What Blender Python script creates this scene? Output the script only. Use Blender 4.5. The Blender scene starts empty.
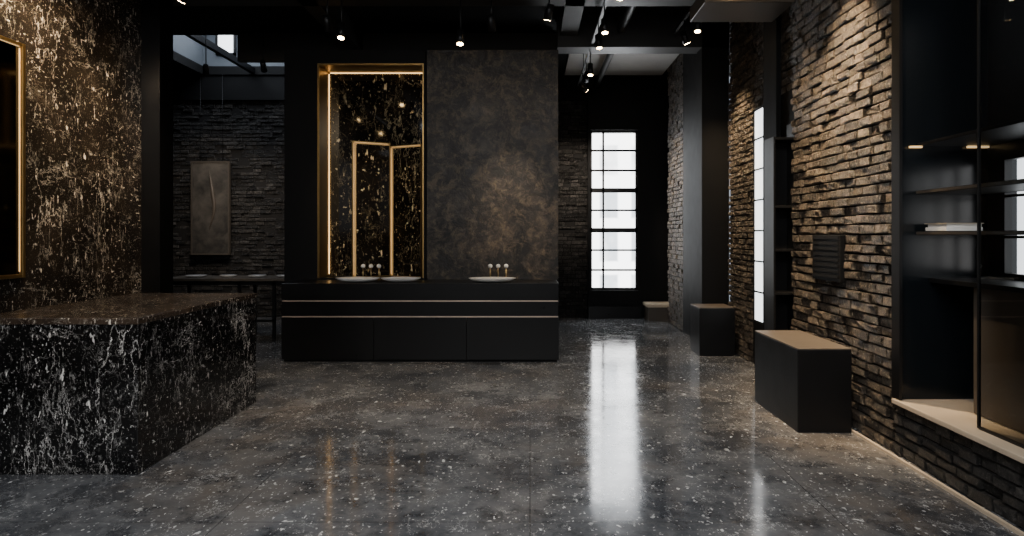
import bpy, bmesh, math, random
from mathutils import Vector, Matrix
random.seed(7)
S=bpy.context.scene
COL=S.collection
CEIL=4.4

# ---------------------------------------------------------------- materials
def newmat(name):
    m=bpy.data.materials.new(name); m.use_nodes=True
    nt=m.node_tree; b=nt.nodes['Principled BSDF']
    return m,nt,b
def N(nt,t,**kw):
    n=nt.nodes.new(t)
    for k,v in kw.items():
        if k.startswith('i_'): n.inputs[k[2:].replace('_',' ')].default_value=v
        else: setattr(n,k,v)
    return n
def ramp(nt,src,stops,interp='LINEAR'):
    r=nt.nodes.new('ShaderNodeValToRGB'); r.color_ramp.interpolation=interp
    e=r.color_ramp.elements
    while len(e)<len(stops): e.new(0.5)
    for i,(p,c) in enumerate(stops):
        e[i].position=p
        e[i].color=(c,c,c,1) if isinstance(c,(int,float)) else (*c,1)
    nt.links.new(src,r.inputs[0]); return r.outputs[0]
def math_(nt,op,a,b=None,clamp=False):
    n=nt.nodes.new('ShaderNodeMath'); n.operation=op; n.use_clamp=clamp
    for i,v in enumerate((a,b)):
        if v is None: continue
        if isinstance(v,(int,float)): n.inputs[i].default_value=v
        else: nt.links.new(v,n.inputs[i])
    return n.outputs[0]
def mix(nt,f,a,b,mode='MIX'):
    n=nt.nodes.new('ShaderNodeMix'); n.data_type='RGBA'; n.blend_type=mode
    for i,v in ((0,f),(6,a),(7,b)):
        if isinstance(v,(int,float)) : n.inputs[i].default_value=v if i==0 else (v,v,v,1)
        elif isinstance(v,tuple): n.inputs[i].default_value=(*v,1)
        else: nt.links.new(v,n.inputs[i])
    return n.outputs[2]
def coords(nt,dist=0.0,scale=3.0):
    tc=nt.nodes.new('ShaderNodeTexCoord'); o=tc.outputs['Object']
    if dist:
        n=N(nt,'ShaderNodeTexNoise',i_Scale=scale,i_Detail=4.0); nt.links.new(o,n.inputs['Vector'])
        s=nt.nodes.new('ShaderNodeVectorMath'); s.operation='SUBTRACT'; s.inputs[1].default_value=(.5,.5,.5); nt.links.new(n.outputs['Color'],s.inputs[0])
        m=nt.nodes.new('ShaderNodeVectorMath'); m.operation='SCALE'; m.inputs['Scale'].default_value=dist; nt.links.new(s.outputs[0],m.inputs[0])
        a=nt.nodes.new('ShaderNodeVectorMath'); a.operation='ADD'; nt.links.new(o,a.inputs[0]); nt.links.new(m.outputs[0],a.inputs[1])
        return a.outputs[0]
    return o
def mapped(nt,rot,scale):
    mp=N(nt,'ShaderNodeMapping'); mp.inputs['Rotation'].default_value=rot; mp.inputs['Scale'].default_value=scale
    nt.links.new(coords(nt),mp.inputs[0]); return mp.outputs[0]
def noise(nt,vec,scale,detail=4,rough=.5):
    n=N(nt,'ShaderNodeTexNoise',i_Scale=scale,i_Detail=float(detail),i_Roughness=rough); nt.links.new(vec,n.inputs['Vector']); return n.outputs['Fac']
def bump(nt,b,h,strength,dist=.01):
    n=N(nt,'ShaderNodeBump'); n.inputs['Strength'].default_value=strength; n.inputs['Distance'].default_value=dist
    nt.links.new(h,n.inputs['Height']); nt.links.new(n.outputs[0],b.inputs['Normal'])
def plain(name,col,rough=.5,metal=0,bumpv=0,bscale=40,spec=None,var=.15):
    m,nt,b=newmat(name)
    o=coords(nt); n=noise(nt,o,bscale*.15+1,5)
    c=mix(nt,n,tuple(x*(1-var) for x in col),tuple(min(1,x*(1+var)) for x in col))
    nt.links.new(c,b.inputs['Base Color'])
    r=math_(nt,'MULTIPLY_ADD',n,.12); r.node.inputs[2].default_value=max(0.02,rough-.06)
    nt.links.new(r,b.inputs['Roughness'])
    b.inputs['Metallic'].default_value=metal
    if spec is not None: b.inputs['Specular IOR Level'].default_value=spec
    if bumpv: bump(nt,b,noise(nt,o,bscale,6),bumpv)
    return m
def emis(name,col,s):
    m,nt,b=newmat(name)
    b.inputs['Base Color'].default_value=(*col,1); b.inputs['Emission Color'].default_value=(*col,1); b.inputs['Emission Strength'].default_value=s
    return m
def contour(nt,vec,scale,width,mscale,lo,hi,detail=6,rough=.6):
    n=noise(nt,vec,scale,detail,rough)
    a=math_(nt,'ABSOLUTE',math_(nt,'SUBTRACT',n,.5))
    a=ramp(nt,a,[(0,1),(width,0)])
    k=ramp(nt,noise(nt,coords(nt),mscale,4,.6),[(lo,0),(hi,1)])
    return math_(nt,'MULTIPLY',a,k)
def crack(nt,dist,ds,scale,width,maskscale,lo,hi):
    v=N(nt,'ShaderNodeTexVoronoi',feature='DISTANCE_TO_EDGE',i_Scale=scale); nt.links.new(coords(nt,dist,ds),v.inputs['Vector'])
    a=ramp(nt,v.outputs['Distance'],[(0,1),(width,0)])
    k=ramp(nt,noise(nt,coords(nt),maskscale,3),[(lo,0),(hi,1)])
    return math_(nt,'MULTIPLY',a,k)
def flecks(nt,scale,size,density,stretch=.0):
    v=N(nt,'ShaderNodeTexVoronoi',feature='F1',i_Scale=scale); nt.links.new(coords(nt,stretch,scale*.9),v.inputs['Vector'])
    a=ramp(nt,v.outputs['Distance'],[(size*.6,1),(size,0)])
    sx=nt.nodes.new('ShaderNodeSeparateColor'); nt.links.new(v.outputs['Color'],sx.inputs[0])
    k=math_(nt,'GREATER_THAN',sx.outputs[0],1-density)
    return math_(nt,'MULTIPLY',math_(nt,'MULTIPLY',a,k),sx.outputs[1])
def chips(nt,vec,scale,lo,hi,mscale=2.,mlo=.35,mhi=.6):
    a=ramp(nt,noise(nt,vec,scale,3,.55),[(lo,0),(hi,1)])
    k=ramp(nt,noise(nt,coords(nt),mscale,3),[(mlo,.25),(mhi,1)])
    return math_(nt,'MULTIPLY',a,k)
def mx(nt,*a):
    r=a[0]
    for x in a[1:]: r=math_(nt,'MAXIMUM',r,x)
    return r
def sc(nt,a,f): return math_(nt,'MULTIPLY',a,f)
def marble(name,base1,base2,white,rough,k=1.0,veins=1.0,chip=1.0,spec=.5,th=0.0,cr=1.0):
    m,nt,b=newmat(name)
    d1=mapped(nt,(.5,.6,.4),(1,1,.4)); d2=mapped(nt,(-.7,.3,-.9),(1,.45,1)); d3=mapped(nt,(.9,-.4,.2),(1.3,1.3,.3))
    v=mx(nt,contour(nt,d1,1.7*k,.0035,1.6,.46+th,.58+th,8,.62),sc(nt,contour(nt,d2,2.6*k,.0045,2.6,.48+th,.6+th,8,.68),.8),sc(nt,contour(nt,d3,4.2*k,.006,3.1,.5+th,.6+th,8,.66),.6),
         sc(nt,crack(nt,.12,9,5.5*k,.010,2.2,.54+th,.66+th),.5*cr),sc(nt,crack(nt,.06,20,13*k,.018,3.1,.54+th,.66+th),.35*cr))
    v=sc(nt,v,veins)
    c=mx(nt,chips(nt,d1,24*k,.665+th*.5,.71+th*.5),sc(nt,chips(nt,d2,36*k,.66+th*.5,.70+th*.5,3.3),.85),sc(nt,chips(nt,d3,52*k,.66,.71,1.4),.8),sc(nt,chips(nt,coords(nt),85*k,.66,.72,1.2),.5),sc(nt,flecks(nt,30*k,.26,.13,.06),.8))
    t=math_(nt,'ADD',v,sc(nt,c,chip),True)
    bs=mix(nt,ramp(nt,noise(nt,coords(nt),2.2,6,.65),[(.4,0),(.65,1)]),base1,base2)
    nt.links.new(mix(nt,t,bs,white),b.inputs['Base Color'])
    b.inputs['Roughness'].default_value=rough; b.inputs['Specular IOR Level'].default_value=spec
    return m
def floor_mat():
    m,nt,b=newmat('floor_terrazzo')
    o=coords(nt)
    cl=noise(nt,o,1.1,9,.66); fine=noise(nt,o,16,8,.75)
    base=mix(nt,ramp(nt,cl,[(.38,0),(.62,1)]),(.048,.053,.062),(.175,.178,.184))
    base=mix(nt,ramp(nt,fine,[(.48,0),(.72,.5)]),base,(.25,.248,.243))
    base=mix(nt,ramp(nt,noise(nt,coords(nt,.3,3),.7,5,.6),[(.50,0),(.66,.5)]),base,(.18,.142,.105))
    base=mix(nt,ramp(nt,noise(nt,o,3.5,8,.7),[(.38,.7),(.5,0)]),base,(.026,.029,.034))
    d1=mapped(nt,(0,0,.5),(1,.6,1)); d2=mapped(nt,(0,0,-.9),(1,.4,1))
    f=mx(nt,sc(nt,flecks(nt,15,.27,.15,.14),.95),sc(nt,flecks(nt,44,.34,.2,.04),.8),chips(nt,d1,24,.665,.70),sc(nt,chips(nt,d2,40,.67,.71,1.1),.8),sc(nt,chips(nt,o,64,.68,.73,1.5),.7),
         sc(nt,contour(nt,o,1.8,.004,2.2,.5,.62,8,.66),.75),sc(nt,contour(nt,d1,3.3,.005,3,.52,.62,8,.66),.55))
    c=mix(nt,sc(nt,f,.95),base,(.92,.92,.90))
    br=N(nt,'ShaderNodeTexBrick',offset=0.0); nt.links.new(o,br.inputs['Vector'])
    for k,vv in (('Scale',1.0),('Mortar Size',.004),('Mortar Smooth',.2),('Brick Width',1.62),('Row Height',1.62)): br.inputs[k].default_value=vv
    c=mix(nt,math_(nt,'MULTIPLY',br.outputs['Fac'],.6),c,(.03,.03,.03))
    nt.links.new(c,b.inputs['Base Color'])
    nt.links.new(ramp(nt,noise(nt,o,4,8,.7),[(.3,.06),(.72,.19)]),b.inputs['Roughness'])
    b.inputs['Specular IOR Level'].default_value=.9
    bump(nt,b,noise(nt,o,5,3),.04,.01)
    return m
def brick_mat(name,dark,light):
    m,nt,b=newmat(name)
    g=nt.nodes.new('ShaderNodeNewGeometry'); o=coords(nt)
    ri=g.outputs['Random Per Island']
    c=mix(nt,ramp(nt,ri,[(0,0),(.7,.4),(1,1)]),dark,light)
    n=noise(nt,o,16,8,.8)
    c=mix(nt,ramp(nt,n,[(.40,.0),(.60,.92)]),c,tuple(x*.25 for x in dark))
    c=mix(nt,ramp(nt,noise(nt,o,48,5,.7),[(.55,0),(.69,.7)]),c,tuple(min(1,x*1.9) for x in light))
    nt.links.new(c,b.inputs['Base Color'])
    b.inputs['Roughness'].default_value=.46
    h=math_(nt,'ADD',noise(nt,o,24,9,.78),math_(nt,'MULTIPLY',noise(nt,o,110,4),.3))
    bump(nt,b,h,1.0,.07)
    return m
def plaster_mat():
    m,nt,b=newmat('patina_plaster')
    o=coords(nt,.25,4)
    n=noise(nt,o,2.4,10,.74)
    c=mix(nt,ramp(nt,n,[(.42,0),(.62,1)]),(.009,.0085,.008),(.05,.04,.030))
    c=mix(nt,ramp(nt,noise(nt,o,8,9,.78),[(.47,0),(.64,.75)]),c,(.14,.103,.066))
    c=mix(nt,ramp(nt,noise(nt,o,5,9,.75),[(.50,0),(.58,.8)]),c,(.008,.0075,.007))
    nt.links.new(c,b.inputs['Base Color'])
    nt.links.new(ramp(nt,n,[(.3,.5),(.7,.33)]),b.inputs['Roughness'])
    b.inputs['Specular IOR Level'].default_value=.35
    bump(nt,b,noise(nt,o,14,8,.7),.6,.014)
    return m

M={}
M['floor']=floor_mat()
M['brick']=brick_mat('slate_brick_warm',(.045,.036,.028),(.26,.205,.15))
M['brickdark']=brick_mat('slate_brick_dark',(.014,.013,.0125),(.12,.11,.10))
M['mortar']=plain('mortar_dark',(.007,.006,.0055),.9,bumpv=.5)
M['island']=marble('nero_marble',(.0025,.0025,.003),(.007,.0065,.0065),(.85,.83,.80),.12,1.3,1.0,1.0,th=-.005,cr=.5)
M['islandtop']=marble('nero_marble_top',(.014,.010,.008),(.06,.042,.029),(.75,.68,.58),.18,1.4,1.0,1.0,cr=.5)  # brown base paints a warm reflection onto the black marble top
M['wallmarble']=marble('brown_granite',(.008,.0066,.0056),(.030,.023,.017),(.85,.79,.69),.26,1.1,.8,.95,th=.0,cr=.4)
M['niche']=marble('niche_stone',(.004,.003,.002),(.016,.011,.006),(1,.82,.5),.05,.55,.4,1.0,cr=.5)  # dark stone; its gold flecks also paint bokeh-like reflections
M['plaster']=plaster_mat()
M['black']=plain('black_lacquer',(.0035,.0035,.0037),.3,spec=.4)
M['blackmat']=plain('black_matt',(.0045,.0045,.0047),.65,spec=.2)
M['ceil']=plain('ceiling_black',(.006,.006,.006),.75,spec=.2)
M['box']=plain('charcoal_block',(.006,.006,.0065),.45,bumpv=.1,spec=.3)
M['boxtop']=plain('warm_stone_top',(.105,.086,.067),.45,bumpv=.15)
M['cream']=plain('cream_stone',(.55,.45,.33),.45)
M['gold']=plain('brushed_bronze',(.42,.28,.11),.35,metal=1)
M['copperline']=plain('rose_bronze',(.75,.58,.47),.3,metal=.7)
M['brass']=plain('aged_brass',(.5,.36,.18),.3,metal=1)
M['white']=plain('white_ceramic',(.75,.73,.70),.25)
M['paper']=plain('paper_white',(.8,.78,.74),.7)
M['metal']=plain('black_metal',(.010,.010,.0105),.4,metal=.3,spec=.4)
M['led']=emis('led_warm',(1,.64,.26),4)
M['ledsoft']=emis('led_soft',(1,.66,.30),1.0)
M['diffuser']=emis('bronze_diffuser',(.62,.38,.14),.22);  # emissive bronze paints the soft glow along the mirror frames
M['cove']=plain('cove_grey_plaster',(.62,.61,.59),.6)  # pale grey stands in for light washing the ceiling
M['lens']=emis('lamp_lens',(1,.66,.30),60)
M['duct']=plain('duct_bronze',(.10,.085,.07),.45,metal=.4)
M['bluegrey']=plain('shaft_bluegrey',(.12,.135,.15),.6)
M['brownpanel']=plain('brown_panel',(.08,.064,.05),.5)
M['mirror']=plain('smoked_mirror',(.06,.052,.042),.08,metal=1)
m=bpy.data.materials.new('smoked_glass'); m.use_nodes=True; nt=m.node_tree; nt.nodes.remove(nt.nodes['Principled BSDF'])
fr=N(nt,'ShaderNodeFresnel',i_IOR=1.6); tr=nt.nodes.new('ShaderNodeBsdfTransparent'); tr.inputs[0].default_value=(.75,.79,.82,1)
gl=nt.nodes.new('ShaderNodeBsdfGlossy'); gl.inputs['Roughness'].default_value=.01; ms=nt.nodes.new('ShaderNodeMixShader')
nt.links.new(fr.outputs[0],ms.inputs[0]); nt.links.new(tr.outputs[0],ms.inputs[1]); nt.links.new(gl.outputs[0],ms.inputs[2]); nt.links.new(ms.outputs[0],nt.nodes['Material Output'].inputs[0])
M['glass']=m
M['dglass']=plain('dark_glass_panel',(.006,.008,.010),.2,spec=.35)
def outside(name,rot,st):
    m,nt,b=newmat(name)
    br=N(nt,'ShaderNodeTexBrick',offset=0.0)
    nt.links.new(mapped(nt,rot,(1,1,1)),br.inputs['Vector'])
    for k,vv in (('Scale',1.0),('Mortar Size',.16),('Mortar Smooth',.35),('Brick Width',.62),('Row Height',.85)): br.inputs[k].default_value=vv
    o=coords(nt)
    c=mix(nt,br.outputs['Fac'],(.34,.37,.40),(.95,.96,.97)); c=mix(nt,ramp(nt,noise(nt,o,1.1,4),[(.4,0),(.6,.85)]),c,(1,.99,.97))
    nt.links.new(c,b.inputs['Emission Color']); b.inputs['Emission Strength'].default_value=st; b.inputs['Base Color'].default_value=(.5,.5,.5,1)
    return m
M['outside']=outside('hazy_street_facade',(math.radians(90),0,0),6.5)
M['outside_side']=outside('hazy_street_side',(math.radians(90),0,math.radians(90)),2.6)
M['frosted']=emis('frosted_daylit_pane',(.95,.98,1),2.6)
m,nt,b=newmat('painting_canvas')
o=coords(nt,.3,3); n=noise(nt,o,3,8,.6)
c=mix(nt,ramp(nt,n,[(.35,0),(.65,1)]),(.022,.020,.018),(.10,.088,.074)); nt.links.new(c,b.inputs['Base Color']); b.inputs['Roughness'].default_value=.6
M['paint']=m
M['beam']=plain('painted_beam',(.022,.021,.020),.5)

# ---------------------------------------------------------------- geometry helpers
def link(me,name,mats,parent=None,bevel=0,smooth=False):
    ob=bpy.data.objects.new(name,me); COL.objects.link(ob)
    for x in mats: me.materials.append(x)
    if parent: ob.parent=parent
    if bevel:
        md=ob.modifiers.new('bevel','BEVEL'); md.width=bevel; md.segments=2; md.limit_method='ANGLE'
    if smooth:
        for p in me.polygons: p.use_smooth=True
    return ob
def addbox(bm,x0,x1,y0,y1,z0,z1,mi=0):
    vs=[bm.verts.new((x,y,z)) for z in (z0,z1) for x,y in ((x0,y0),(x1,y0),(x1,y1),(x0,y1))]
    for f in ((3,2,1,0),(4,5,6,7),(0,1,5,4),(1,2,6,5),(2,3,7,6),(3,0,4,7)):
        bm.faces.new([vs[i] for i in f]).material_index=mi
def boxes(name,lst,mats,parent=None,bevel=0):
    if not isinstance(mats,(list,tuple)): mats=[mats]
    bm=bmesh.new()
    for l in lst: addbox(bm,*l)
    me=bpy.data.meshes.new(name); bm.to_mesh(me); bm.free()
    return link(me,name,mats,parent,bevel)
def box(name,x0,x1,y0,y1,z0,z1,mat,parent=None,bevel=0):
    return boxes(name,[(x0,x1,y0,y1,z0,z1)],mat,parent,bevel)
def empty(name,loc=(0,0,0)):
    e=bpy.data.objects.new(name,None); COL.objects.link(e); e.empty_display_size=.1
    return e
def rod(name,p0,p1,r,mat,parent=None,r2=None,seg=20):
    p0=Vector(p0);p1=Vector(p1);d=p1-p0
    bm=bmesh.new(); bmesh.ops.create_cone(bm,cap_ends=True,segments=seg,radius1=r,radius2=r if r2 is None else r2,depth=d.length)
    bm.transform(Matrix.Translation((p0+p1)/2)@d.to_track_quat('Z','Y').to_matrix().to_4x4())
    me=bpy.data.meshes.new(name); bm.to_mesh(me); bm.free()
    ob=link(me,name,[mat],parent)
    for p in me.polygons: p.use_smooth=len(p.vertices)==4
    return ob
def lathe(name,cx,cy,prof,mat,parent=None,seg=40,sx=1,sy=1):
    bm=bmesh.new(); rings=[]
    for r,z in prof:
        rings.append([bm.verts.new((cx+sx*r*math.cos(2*math.pi*i/seg),cy+sy*r*math.sin(2*math.pi*i/seg),z)) for i in range(seg)])
    for a,b in zip(rings,rings[1:]):
        for i in range(seg): bm.faces.new((a[i],a[(i+1)%seg],b[(i+1)%seg],b[i]))
    bm.faces.new(rings[0]); bm.faces.new(rings[-1])
    bmesh.ops.recalc_face_normals(bm,faces=bm.faces)
    me=bpy.data.meshes.new(name); bm.to_mesh(me); bm.free()
    return link(me,name,[mat],parent,smooth=True)

def brickwall(name,origin,u,length,z0,z1,n,thick,mat,row=.06,lmin=.11,lmax=.24,relief=.026):
    u=Vector(u);n=Vector(n);o=Vector(origin); up=Vector((0,0,1))
    bm=bmesh.new()
    def P(a,z,dn): return o+u*a+up*z+n*dn
    def slab(a0,a1,zz0,zz1,b0,b1,mi,cham=0):
        back=[bm.verts.new(P(a,z,b0)) for a,z in ((a0,zz0),(a1,zz0),(a1,zz1),(a0,zz1))]
        if not cham:
            rings=[back,[bm.verts.new(P(a,z,b1)) for a,z in ((a0,zz0),(a1,zz0),(a1,zz1),(a0,zz1))]]
        else:
            mid=[bm.verts.new(P(a,z,b1-cham)) for a,z in ((a0,zz0),(a1,zz0),(a1,zz1),(a0,zz1))]
            j=lambda: random.uniform(.3,2.0)*cham
            fr=[bm.verts.new(P(a,z,b1+random.uniform(-.010,.006))) for a,z in ((a0+j(),zz0+j()),(a1-j(),zz0+j()),(a1-j(),zz1-j()),(a0+j(),zz1-j()))]
            rings=[back,mid,fr]
        for r0,r1 in zip(rings,rings[1:]):
            for i in range(4):
                bm.faces.new((r0[i],r0[(i+1)%4],r1[(i+1)%4],r1[i])).material_index=mi
        bm.faces.new(rings[-1]).material_index=mi; bm.faces.new(rings[0][::-1]).material_index=mi
    slab(0,length,z0,z1,-thick,-.036,1)
    z=z0; k=0
    while z<z1-.01:
        h=min(row*random.choice((.9,1,1,1.1)),z1-z)
        a=-(k%2)*.5*(lmin+lmax)/2-random.uniform(0,.05); k+=1
        while a<length:
            L=random.uniform(lmin,lmax); a0=max(a,0);a1=min(a+L,length)
            if a1-a0>.03:
                q=random.uniform(-.0025,.0025)
                slab(a0+.006,a1-.006,z+.006+q,z+h-.006+q,-.04,.006-random.random()**1.5*relief,0,.008)
            a+=L
        z+=h
    bmesh.ops.recalc_face_normals(bm,faces=bm.faces)
    me=bpy.data.meshes.new(name); bm.to_mesh(me); bm.free()
    return link(me,name,[mat,M['mortar']])

# ---------------------------------------------------------------- room shell
FX0,FX1,FY0,FY1=-7.2,3.6,-4.0,11.3
box('floor',FX0,FX1,FY0,FY1+.3,-.15,0,M['floor'])
boxes('ceiling',[(FX0,FX1,FY0,9.0,CEIL,CEIL+.15),(FX0,-5.9,9.0,FY1+.3,CEIL,CEIL+.15),(-4.0,FX1,9.0,FY1+.3,CEIL,CEIL+.15),(-5.9,-4.0,11.2,FY1+.3,CEIL,CEIL+.15)],M['ceil'])
sk=empty('ceiling_skylight')
boxes('shaft',[(-6.0,-3.9,11.2,11.3,CEIL+.15,5.3),(-6.0,-5.9,9.0,11.2,CEIL+.15,5.3),(-4.0,-3.9,9.0,11.2,CEIL+.15,5.3),(-6.0,-3.9,8.9,9.0,CEIL+.15,5.3)],M['bluegrey'],sk)
box('lid',-6.0,-3.9,8.9,11.3,5.3,5.35,M['ceil'],sk)
box('pane',-5.62,-5.34,11.17,11.198,4.78,5.12,M['frosted'],sk)
boxes('pane_frame',[(-5.66,-5.62,11.15,11.198,4.74,5.16),(-5.34,-5.30,11.15,11.198,4.74,5.16),(-5.66,-5.30,11.15,11.198,5.12,5.16),(-5.66,-5.30,11.15,11.198,4.74,4.78)],M['metal'],sk)
box('glazing_bar',-5.05,-4.97,9.0,11.2,CEIL+.02,CEIL+.12,M['metal'],sk)

box('wall_left',-4.4,-4.2,FY0,6.7,0,CEIL,M['wallmarble'])
box('wall_left_return',-4.4,-4.0,6.7,6.95,0,CEIL,M['black'])
box('wall_left_rear',-7.2,-7.0,6.95,FY1,0,CEIL,M['blackmat'])
box('wall_left_closure',-7.2,-4.4,6.75,6.95,0,CEIL,M['blackmat'])
box('wall_front',FX0,FX1,FY0-.2,FY0,0,CEIL,M['blackmat'])

wm=empty('wall_mirror')
boxes('frame',[(-4.2,-4.155,5.08,5.11,1.15,3.07),(-4.2,-4.155,3.4,3.44,1.15,3.07),(-4.2,-4.155,3.44,5.08,1.15,1.18),(-4.2,-4.155,3.44,5.08,3.045,3.07)],M['gold'],wm,.004)
box('smoked_panel',-4.198,-4.185,3.44,5.08,1.18,3.045,M['mirror'],wm)
boxes('led_strip',[(-4.184,-4.178,5.075,5.08,1.2,3.03),(-4.184,-4.178,3.45,5.075,3.040,3.045)],M['ledsoft'],wm)

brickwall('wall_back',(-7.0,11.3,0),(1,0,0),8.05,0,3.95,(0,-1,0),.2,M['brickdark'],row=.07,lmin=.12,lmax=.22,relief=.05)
box('wall_back_upper',-7.0,1.05,11.24,11.5,3.95,CEIL,M['blackmat'])
boxes('wall_back_window_surround',[(1.05,1.09,11.2,11.5,0,CEIL),(1.96,2.7,11.25,11.5,0,CEIL),(1.09,1.96,11.2,11.5,3.4,CEIL),(1.09,1.96,11.2,11.5,0,.5)],M['blackmat'])
box('trim_1',1.05,2.0,11.12,11.2,0,.22,M['black'])

def window(name,axis,a0,a1,z0,z1,pos,cols,rows,thick_rows=(),fw=.05,bar=.022,depth=.08,vb=None):
    e=empty(name); L=[]
    def bx(u0,u1,w0,w1,d=depth):
        if axis=='x': L.append((u0,u1,pos,pos+d,w0,w1))
        else: L.append((pos,pos+d,u0,u1,w0,w1))
    bx(a0,a0+fw,z0,z1);bx(a1-fw,a1,z0,z1);bx(a0,a1,z0,z0+fw);bx(a0,a1,z1-fw,z1)
    for i in range(1,cols):
        c=a0+(a1-a0)*i/cols if vb is None else a0+(a1-a0)*vb; bx(c-bar/2,c+bar/2,z0,z1,depth*.6)
    for i in range(1,rows):
        c=z0+(z1-z0)*i/rows; t=(.085 if i in thick_rows else bar)/2; bx(a0,a1,c-t,c+t,depth*.6)
    boxes('frame',L,M['metal'],e)
    return e
window('window_1','x',1.09,1.96,.5,3.4,11.28,2,8,(3,5),.04,.036,vb=.28)
box('street_facade',-.2,3.6,12.2,12.3,-.2,4.6,M['outside'])

box('wall_right_dark',2.37,2.6,8.4,9.6,0,CEIL,M['blackmat'])
brickwall('wall_right_far_pier',(2.37,9.6,0),(0,1,0),1.1,0,CEIL,(-1,0,0),.25,M['brick'],row=.07)
box('wall_right_alcove',2.6,2.75,10.7,11.3,0,CEIL,M['brownpanel'])
box('wall_right_column',2.26,2.62,8.15,8.4,0,CEIL,M['blackmat'],None,.006)
brickwall('wall_right_pier',(2.6,7.22,0),(0,1,0),.93,0,CEIL,(-1,0,0),.25,M['brick'],row=.07)
st=empty('stone_step'); box('slab',2.03,2.58,10.75,11.18,.24,.30,M['cream'],st,.01); box('plinth',2.06,2.58,10.78,11.18,0,.24,M['brownpanel'],st)
boxes('wall_right_window_surround',[(2.6,2.8,5.95,6.92,0,2.95),(2.6,2.8,6.92,7.22,0,.5)],M['blackmat'])
brickwall('wall_right_lintel',(2.6,5.95,0),(0,1,0),1.27,2.95,CEIL,(-1,0,0),.25,M['brick'],row=.07)
w=window('window_2','y',6.84,7.22,.5,2.95,2.602,1,7,(),.02,.02,.01)
box('frosted_pane',2.612,2.62,6.84,7.22,.5,2.95,M['frosted'],w)
box('steel_column',2.55,2.6,6.42,6.78,0,CEIL,M['blackmat'],None,.004)
brickwall('wall_right',(2.5,4.28,0),(0,1,0),1.67,0,CEIL,(-1,0,0),.3,M['brick'],row=.071,lmin=.12,lmax=.21,relief=.032)
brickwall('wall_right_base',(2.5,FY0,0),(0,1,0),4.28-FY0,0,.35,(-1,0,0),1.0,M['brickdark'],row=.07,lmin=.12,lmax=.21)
box('wall_right_header',2.5,3.5,FY0,4.28,3.6,CEIL,M['blackmat'])
box('wall_right_outer',3.4,3.6,-4,2.6,.35,3.6,M['blackmat'])
box('baseboard_right',2.44,2.46,FY0,4.9,0,.02,M['cream'])
box('sill_right',2.47,3.12,-1.0,4.24,.352,.385,M['cream'],None,.006)

# ---------------------------------------------------------------- display case in recess
dc=empty('display_case')
box('end_panel',2.50,3.4,4.2,4.262,.39,3.58,M['dglass'],dc)
box('edge_trim',2.485,2.505,4.17,4.262,.39,3.58,M['metal'],dc)
boxes('back_panels',[(3.1,3.16,1.0,3.25,.39,3.58),(3.1,3.16,4.08,4.2,.39,3.58),(3.1,3.16,3.25,4.08,.39,1.22),(3.1,3.16,3.25,4.08,2.02,3.58)],M['black'],dc)
boxes('shelf_boards',[(2.62,3.1,1.2,4.195,1.775,1.80),(2.62,3.1,1.2,4.195,1.50,1.525),(2.7,3.1,1.2,4.195,1.18,1.21),(2.62,3.1,1.2,4.195,2.1,2.12)],M['metal'],dc,.003)
boxes('led_strips',[(2.56,2.64,4.17,4.19,2.087,2.1),(2.95,3.09,4.17,4.19,2.087,2.1)],M['ledsoft'],dc)  # first glowing strip is added in place of a warm reflection
boxes('shelf_edge_trim',[(2.612,2.62,1.2,4.195,1.779,1.796),(2.612,2.62,1.2,4.195,1.504,1.521)],M['duct'],dc)
box('lower_cabinet',2.76,3.1,1.2,3.86,.39,1.18,M['brownpanel'],dc,.004)
boxes('glass_frame',[(2.575,2.59,3.56,3.572,.39,3.58),(2.575,2.595,2.6,2.62,.39,3.58),(2.575,2.595,1.2,3.56,3.55,3.58),(2.575,2.595,2.62,3.56,.385,.40)],M['metal'],dc)
gm=bpy.data.meshes.new('glass_door'); gm.from_pydata([(2.58,2.62,.40),(2.58,3.56,.40),(2.58,3.56,3.55),(2.58,2.62,3.55)],[],[(0,3,2,1)]); gm.update()
if gm.polygons[0].normal.x>0: gm.flip_normals()
link(gm,'glass_door',[M['glass']],dc)
window('window_3','y',3.25,4.08,1.22,2.02,3.1,4,3,(),.03,.018,.05)  # bright opening added for the window image in the case glass
box('street_facade.001',3.3,3.35,2.7,4.6,.8,3.0,M['outside_side'])  # glowing card behind that added opening
bk=empty('book_stack')
boxes('books',[(2.64,2.87,3.93,4.14,1.5265,1.55),(2.65,2.87,3.94,4.13,1.5505,1.572)],M['paper'],bk,.002)
boxes('page_covers',[(2.635,2.875,3.925,4.145,1.572,1.576)],M['cream'],bk)
pn=empty('wall_vent_plate')
box('plate',2.468,2.51,4.93,5.42,1.12,1.50,M['blackmat'],pn,.004)
boxes('louvres',[(2.462,2.469,4.96,5.39,1.15+i*.045,1.175+i*.045) for i in range(8)],M['blackmat'],pn)

def plinth(name,x0,x1,y0,y1,h):
    e=empty(name); box('body',x0,x1,y0,y1,0,h-.012,M['box'],e,.006); box('top_slab',x0-.001,x1+.001,y0-.001,y1+.001,h-.012,h,M['boxtop'],e,.004)
plinth('plinth_block',2.03,2.44,4.70,5.60,.64)
plinth('plinth_block.001',2.10,2.54,7.68,8.12,.60)

sh=empty('black_shelving_unit')
boxes('carcass',[(2.35,2.37,5.98,6.22,0,2.45),(2.575,2.595,5.98,6.22,0,2.6),(2.37,2.575,6.2,6.22,0,2.45)]+[(2.37,2.575,5.98,6.2,z,z+.025) for z in (.08,.5,.92,1.34,1.76,2.42)],M['metal'],sh,.003)

isl=empty('marble_island')
boxes('body',[(-3.52,-2.455,3.88,5.56,0,.94)],M['island'],isl,.004)
box('top_slab',-3.53,-2.445,3.87,5.57,.94,.98,M['islandtop'],isl,.004)

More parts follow.
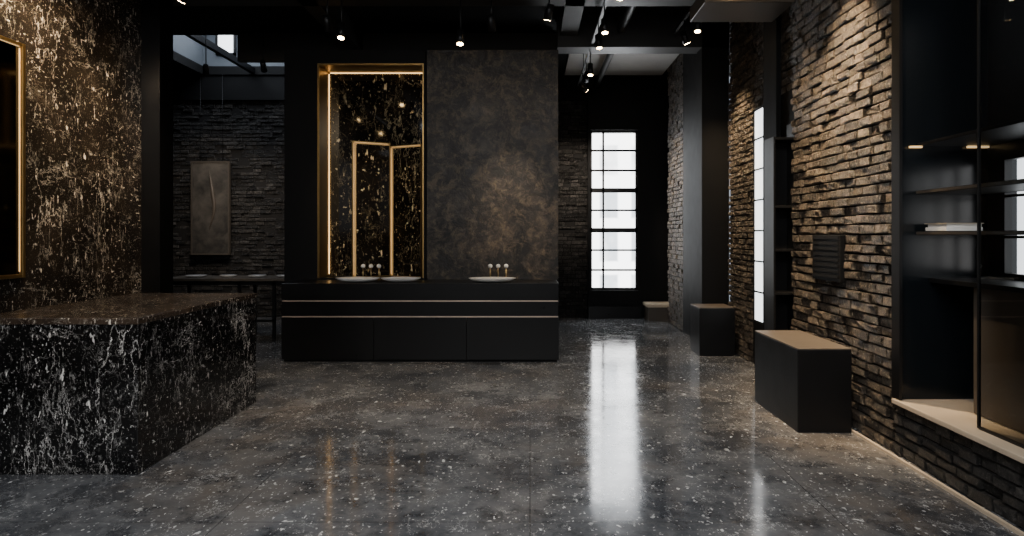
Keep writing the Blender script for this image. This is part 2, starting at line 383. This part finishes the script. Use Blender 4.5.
# ---------------------------------------------------------------- central block
cb=empty('wall_centre')
X0,X1,Y0,Y1,ZT=-3.13,.36,7.9,8.75,3.86
NX0,NX1,NZ0,NZ1=-2.70,-1.36,.95,3.68
boxes('core',[(X0,NX0,Y0,Y1,0,ZT),(NX1,NX1+.03,Y0,Y1,0,ZT),(NX0,NX1,Y0,Y1,NZ1,ZT),(NX0,NX1,Y0,Y1,0,NZ0),(NX1+.03,X1,Y0+.04,Y1,0,ZT)],M['blackmat'],cb)
box('plaster_panel',NX1+.045,X1,Y0,Y0+.04,.93,ZT,M['plaster'],cb,.003)
box('niche_back',NX0,NX1,Y0+.42,Y1-.1,NZ0,NZ1,M['niche'],cb)
boxes('niche_lining',[(NX0,NX0+.012,Y0+.01,Y0+.42,NZ0,NZ1),(NX0+.012,NX1-.012,Y0+.01,Y0+.42,NZ1-.012,NZ1),(NX1-.012,NX1,Y0+.01,Y0+.42,NZ0,NZ1)],M['gold'],cb)
boxes('niche_led',[(NX0+.013,NX0+.018,Y0+.385,Y0+.395,NZ0+.03,NZ1-.03),(NX0+.03,NX1-.03,Y0+.385,Y0+.395,NZ1-.019,NZ1-.014)],M['led'],cb)
boxes('niche_led_right',[(NX1-.018,NX1-.013,Y0+.385,Y0+.395,NZ0+.03,NZ1-.03)],M['ledsoft'],cb)
boxes('niche_edge_trim',[(NX0-.006,NX0,Y0-.006,Y0,NZ0,NZ1+.006),(NX1,NX1+.006,Y0-.006,Y0,NZ0,NZ1+.006),(NX0,NX1,Y0-.006,Y0,NZ1,NZ1+.006)],M['gold'],cb)
fm=empty('folding_mirror')
def framed(x0,x1,y0,y1,z0,z1,parent,tag,mat):
    a=Vector((x0,y0,0));b_=Vector((x1,y1,0)); L=(b_-a).length; ang=math.atan2(y1-y0,x1-x0)
    mt=Matrix.Translation((x0,y0,0))@Matrix.Rotation(ang,4,'Z')
    p=box('glass_'+tag,.0,L,.004,.016,z0,z1,mat,parent); p.data.transform(mt)
    f=boxes('frame_'+tag,[(0,.016,-.008,.02,z0,z1),(L-.010,L,-.008,.02,z0,z1),(.016,L-.010,-.008,.02,z1-.010,z1),(.016,L-.010,-.008,.02,z0,z0+.010)],M['gold'],parent); f.data.transform(mt)
    g=boxes('diffuser_'+tag,[(.016,.05,.0,.0035,z0+.012,z1-.012),(.05,L-.012,.0,.0035,z1-.034,z1-.012)],M['diffuser'],parent); g.data.transform(mt)  # thin strips carrying the painted frame glow
    l=boxes('led_'+tag,[(.017,.021,-.004,.0,z0+.03,z1-.03),(.03,L-.03,-.004,.0,z1-.016,z1-.012)],M['ledsoft'],parent); l.data.transform(mt)
framed(-2.30,-1.86,8.02,8.24,.952,2.72,fm,'left',M['niche'])
framed(-1.86,-1.40,8.24,8.02,.952,2.68,fm,'right',M['niche'])

# ---------------------------------------------------------------- vanity counter
vc=empty('vanity_counter')
CX0,CX1,CY0,CY1=-2.93,.34,7.30,7.885
box('countertop',CX0,CX1,CY0,CY1,.73,.93,M['black'],vc,.006)
box('inlay_upper',CX0+.01,CX1-.01,CY0+.004,CY1,.715,.73,M['copperline'],vc)
box('drawer_band',CX0+.005,CX1-.005,CY0+.002,CY1,.545,.715,M['black'],vc,.003)
box('inlay_lower',CX0+.01,CX1-.01,CY0+.004,CY1,.53,.545,M['copperline'],vc)
n=3; wv=(CX1-CX0)/n
boxes('base_panels',[(CX0+i*wv+.0015,CX0+(i+1)*wv-.0015,CY0+.002,CY1,.03,.53) for i in range(n)],M['black'],vc,.002)
box('toe_kick',CX0+.02,CX1-.02,CY0+.03,CY1,0,.03,M['blackmat'],vc)
def basin(name,cx,cy,r):
    z=.93
    prof=[(r*.45,z+.001),(r*.8,z+.015),(r,z+.046),(r*.985,z+.051),(r*.95,z+.045),(r*.75,z+.025),(r*.1,z+.015)]
    lathe(name,cx,cy,prof,M['white'],None,48,1,.62)
basin('wash_basin',-2.10,7.55,.27); basin('wash_basin.001',-1.58,7.58,.25); basin('wash_basin.002',-.46,7.52,.29)
def tap(name,cx,cy):
    e=empty(name); z=.93
    for i,dx in enumerate((-.10,0,.10)):
        rod(f'stem_{i}',(cx+dx,cy,z),(cx+dx,cy,z+.16),.009,M['brass'],e)
        rod(f'flange_{i}',(cx+dx,cy,z),(cx+dx,cy,z+.012),.022,M['brass'],e)
        lathe(f'knob_{i}',cx+dx,cy,[(.004,z+.15),(.022,z+.158),(.03,z+.178),(.022,z+.198),(.004,z+.206)],M['white'],e,16)
    rod('spout',(cx,cy,z+.13),(cx,cy-.13,z+.14),.009,M['brass'],e)
    rod('spout_tip',(cx,cy-.13,z+.145),(cx,cy-.13,z+.11),.010,M['brass'],e)
tap('basin_tap',-2.0,7.80); tap('basin_tap.001',-.40,7.80)

# ---------------------------------------------------------------- back-left: table, painting
tb=empty('trestle_table')
box('tabletop',-5.3,-3.25,8.85,9.5,.84,.88,M['boxtop'],tb,.005)
boxes('legs',[(x,x+.04,y,y+.04,0,.84) for x in (-5.2,-4.2,-3.7) for y in (8.9,9.41)]+[(-5.2,-3.31,8.9,8.94,.78,.84),(-5.2,-3.31,9.41,9.45,.78,.84),(-5.2,-3.66,8.9,8.94,.25,.28)],M['metal'],tb)
for i,(x,y,r) in enumerate(((-4.9,9.1,.14),(-4.45,9.15,.12),(-4.0,9.1,.13),(-3.6,9.12,.12))):
    lathe('serving_plate' if i==0 else f'serving_plate.{i:03d}',x,y,[(r*.5,.88),(r,.905),(r*.97,.912),(r*.4,.892)],M['white'],None,28)
pt=empty('hanging_painting'); px=-.45
box('canvas',-5.63+px,-4.99+px,11.17,11.21,1.17,2.8,M['paint'],pt)
boxes('frame',[(-5.66+px,-5.63+px,11.16,11.22,1.14,2.83),(-4.99+px,-4.96+px,11.16,11.22,1.14,2.83),(-5.63+px,-4.99+px,11.16,11.22,1.14,1.17),(-5.63+px,-4.99+px,11.16,11.22,2.8,2.83)],M['duct'],pt)
cu=bpy.data.curves.new('stroke','CURVE'); cu.dimensions='3D'; cu.bevel_depth=.026; sp=cu.splines.new('BEZIER'); sp.bezier_points.add(3)
for p,(x,z,r) in zip(sp.bezier_points,((-5.33,1.6,.2),(-5.24,1.95,1.1),(-5.27,2.3,1.3),(-5.33,2.66,.2))):
    p.co=(x+px,11.165,z); p.handle_left_type=p.handle_right_type='AUTO'; p.radius=r
so=bpy.data.objects.new('stroke',cu); COL.objects.link(so); so.parent=pt; cu.materials.append(M['brownpanel'])
for i,x in enumerate((-5.5,-5.1)): rod(f'wire_{i}',(x+px,11.19,2.82),(x+px,11.19,CEIL),.004,M['metal'],pt)

# ---------------------------------------------------------------- ceiling: beams, duct, tracks, lamps
box('beam_1',.36,2.62,8.15,8.45,3.97,CEIL,M['beam'])
box('beam_2',-4.2,.4,8.9,9.0,4.0,CEIL,M['beam'])
box('beam_3',-4.2,2.5,5.2,5.5,4.12,CEIL,M['beam'])
box('beam_5',-4.2,2.5,6.9,7.1,4.12,CEIL,M['beam'])
box('ceiling_cove',.62,2.36,9.7,11.1,4.36,CEIL-.001,M['cove'])  # panel coloured pale as the light-washed part of the ceiling
box('beam_4',.4,.62,2.0,8.15,4.12,CEIL,M['beam'])
box('beam_6',-2.6,-2.4,2.0,8.9,4.12,CEIL,M['beam'])
rod('ceiling_pipe',(1.2,2.0,4.2),(1.2,11.2,4.2),.05,M['beam'])
rod('ceiling_pipe.001',(-1.5,4.8,4.05),(2.46,4.8,4.05),.035,M['beam'])
du=empty('ceiling_duct'); box('duct_body',1.62,2.46,5.75,6.3,3.66,3.80,M['duct'],du,.01)
for i,(x,y) in enumerate(((1.75,5.85),(2.35,5.85),(1.75,6.2),(2.35,6.2))): rod(f'hanger_{i}',(x,y,3.79),(x,y,CEIL),.008,M['metal'],du)
def track(name,x0,x1,y0,y1,z):
    e=empty(name); box('rail',x0,x1,y0,y1,z,z+.035,M['metal'],e)
    along_y=(y1-y0)>(x1-x0); k=4
    for i in range(k):
        t=(i+.5)/k; x=(x0+x1)/2 if along_y else x0+(x1-x0)*t; y=y0+(y1-y0)*t if along_y else (y0+y1)/2
        rod(f'rod_{i}',(x,y,z+.03),(x,y,CEIL),.006,M['metal'],e)
    return e
TA=track('track_light',.80,.835,3.0,10.4,4.0)
TB=track('track_light.001',-3.1,.70,6.4,6.435,4.0)
TC=track('track_light.002',-3.3,-3.265,2.0,6.3,4.0)
TD=track('track_light.003',1.85,1.885,2.0,8.0,4.1)
cnt=[0]; rs=[0]
def spot(tr,pos,target,energy,ang=50,blend=.8,col=(1,.74,.46),top=4.0):
    cnt[0]+=1; k=cnt[0]
    if tr is None:
        tr=empty('ceiling_spotlight' if rs[0]==0 else 'ceiling_spotlight.%03d'%rs[0]); rs[0]+=1
    e=bpy.data.objects.new(f'lamp_{k}',None); COL.objects.link(e); e.parent=tr
    p=Vector(pos); d=(Vector(target)-p).normalized()
    rod('stem',(p.x,p.y,p.z),(p.x,p.y,top+.002),.008,M['metal'],e)
    a=p-d*.07; b_=p+d*.09
    rod('head',a,b_,.036,M['metal'],e,r2=.042,seg=24)
    rod('lens',b_,b_+d*.003,.032,M['lens'],e,seg=24)
    if energy:
        l=bpy.data.lights.new('beam','SPOT'); l.energy=energy; l.color=col; l.spot_size=math.radians(ang); l.spot_blend=blend; l.shadow_soft_size=.035
        lo=bpy.data.objects.new('beam',l); COL.objects.link(lo); lo.parent=e; lo.location=b_+d*.02; lo.rotation_euler=d.to_track_quat('-Z','Y').to_euler()
# right wall washers (grazing)
spot(TD,(1.867,4.75,3.9),(2.5,4.9,2.4),900,64,1.0,top=4.1)
spot(TD,(1.867,5.6,3.9),(2.5,5.55,1.8),260,60,1.0,top=4.1)
spot(TD,(1.867,7.5,3.9),(2.6,7.7,2.3),460,60,1.0,top=4.1)
spot(TD,(1.867,3.7,3.9),(2.5,4.6,.9),110,60,1.0,top=4.1)
spot(TA,(.817,9.6,3.8),(2.37,10.1,2.2),460,50,col=(1,.84,.66))
spot(TA,(.817,9.0,3.8),(.75,11.3,2.3),420,45,1.0,(1,.86,.7))
# left wall
spot(TC,(-3.282,4.5,3.8),(-4.2,5.2,2.9),320,85,1.0)
spot(TC,(-3.282,5.9,3.8),(-4.2,6.1,2.0),150,70,1.0)
spot(TC,(-3.282,3.0,3.8),(-2.9,4.9,.98),220,50,1.0)
# plaster and niche
spot(TB,(-.40,6.42,3.7),(-.22,7.9,1.8),330,34,1.0,col=(1,.80,.58))
spot(TB,(-2.1,6.42,3.7),(-2.1,7.9,2.0),90,45,1.0)
spot(TB,(.2,6.42,3.82),(-.5,7.55,.95),30,40,1.0)
# lamps aimed at floor
spot(TB,(-1.95,6.42,3.62),(-2.0,5.4,0),90,80,1.0,(1,.82,.6))
spot(TB,(-.72,6.42,3.56),(-.8,5.6,0),90,80,1.0,(1,.82,.6))
spot(TA,(.817,5.6,3.72),(.6,4.9,0),90,80,1.0,(1,.85,.66))
spot(TA,(.817,6.8,3.8),(.9,6.0,0),0)
spot(TA,(.817,7.4,3.82),(1.2,7.2,0),90,80,1.0,(1,.85,.66))
spot(TA,(.817,8.4,3.75),(.8,7.7,0),0)
spot(TD,(1.867,6.9,3.85),(1.6,6.2,0),50,70,1.0,(1,.85,.66),top=4.1)
spot(TD,(1.867,4.2,3.9),(1.9,3.6,0),0,top=4.1)
# rear-left room
spot(None,(-4.6,8.8,3.85),(-5.7,11.2,2.0),200,60,1.0,(1,.86,.7),top=CEIL)
spot(None,(-3.7,8.6,3.85),(-4.3,11.2,1.7),200,60,1.0,(1,.88,.74),top=CEIL)

def area(name,loc,target,sx,sy,e,col):
    l=bpy.data.lights.new(name,'AREA'); l.shape='RECTANGLE'; l.size=sx; l.size_y=sy; l.energy=e; l.color=col
    o=bpy.data.objects.new(name,l); COL.objects.link(o); o.location=loc; o.rotation_euler=(Vector(target)-Vector(loc)).to_track_quat('-Z','Y').to_euler()
area('shopfront_daylight',(-.5,-3.9,2.3),(-.5,5,1.0),6,3.2,95,(.97,.98,1))  # unseen fill added behind the camera, for an assumed window; none is modelled
area('ceiling_softbox',(-.5,1.2,4.36),(-.5,2.2,0),4.5,3.5,430,(.97,.98,1))  # added unseen fill brightening the floor from above
area('window_daylight',(1.52,11.2,2.2),(1.0,6,0.0),.8,2.4,25,(.9,.95,1))
area('skylight_daylight',(-4.95,10.1,5.25),(-4.95,10.1,0),1.6,1.8,50,(.8,.88,1))

w=bpy.data.worlds.new('World'); S.world=w; w.use_nodes=True
w.node_tree.nodes['Background'].inputs[0].default_value=(.75,.85,1,1); w.node_tree.nodes['Background'].inputs[1].default_value=.6

cam=bpy.data.cameras.new('camera'); co=bpy.data.objects.new('camera',cam); COL.objects.link(co)
co.location=(0,0,1.5); co.rotation_euler=(math.radians(90),0,0)
cam.sensor_width=36; cam.lens=36*620/1024; cam.shift_x=-18/1024; cam.shift_y=-33/1024; cam.clip_start=.05
S.camera=co
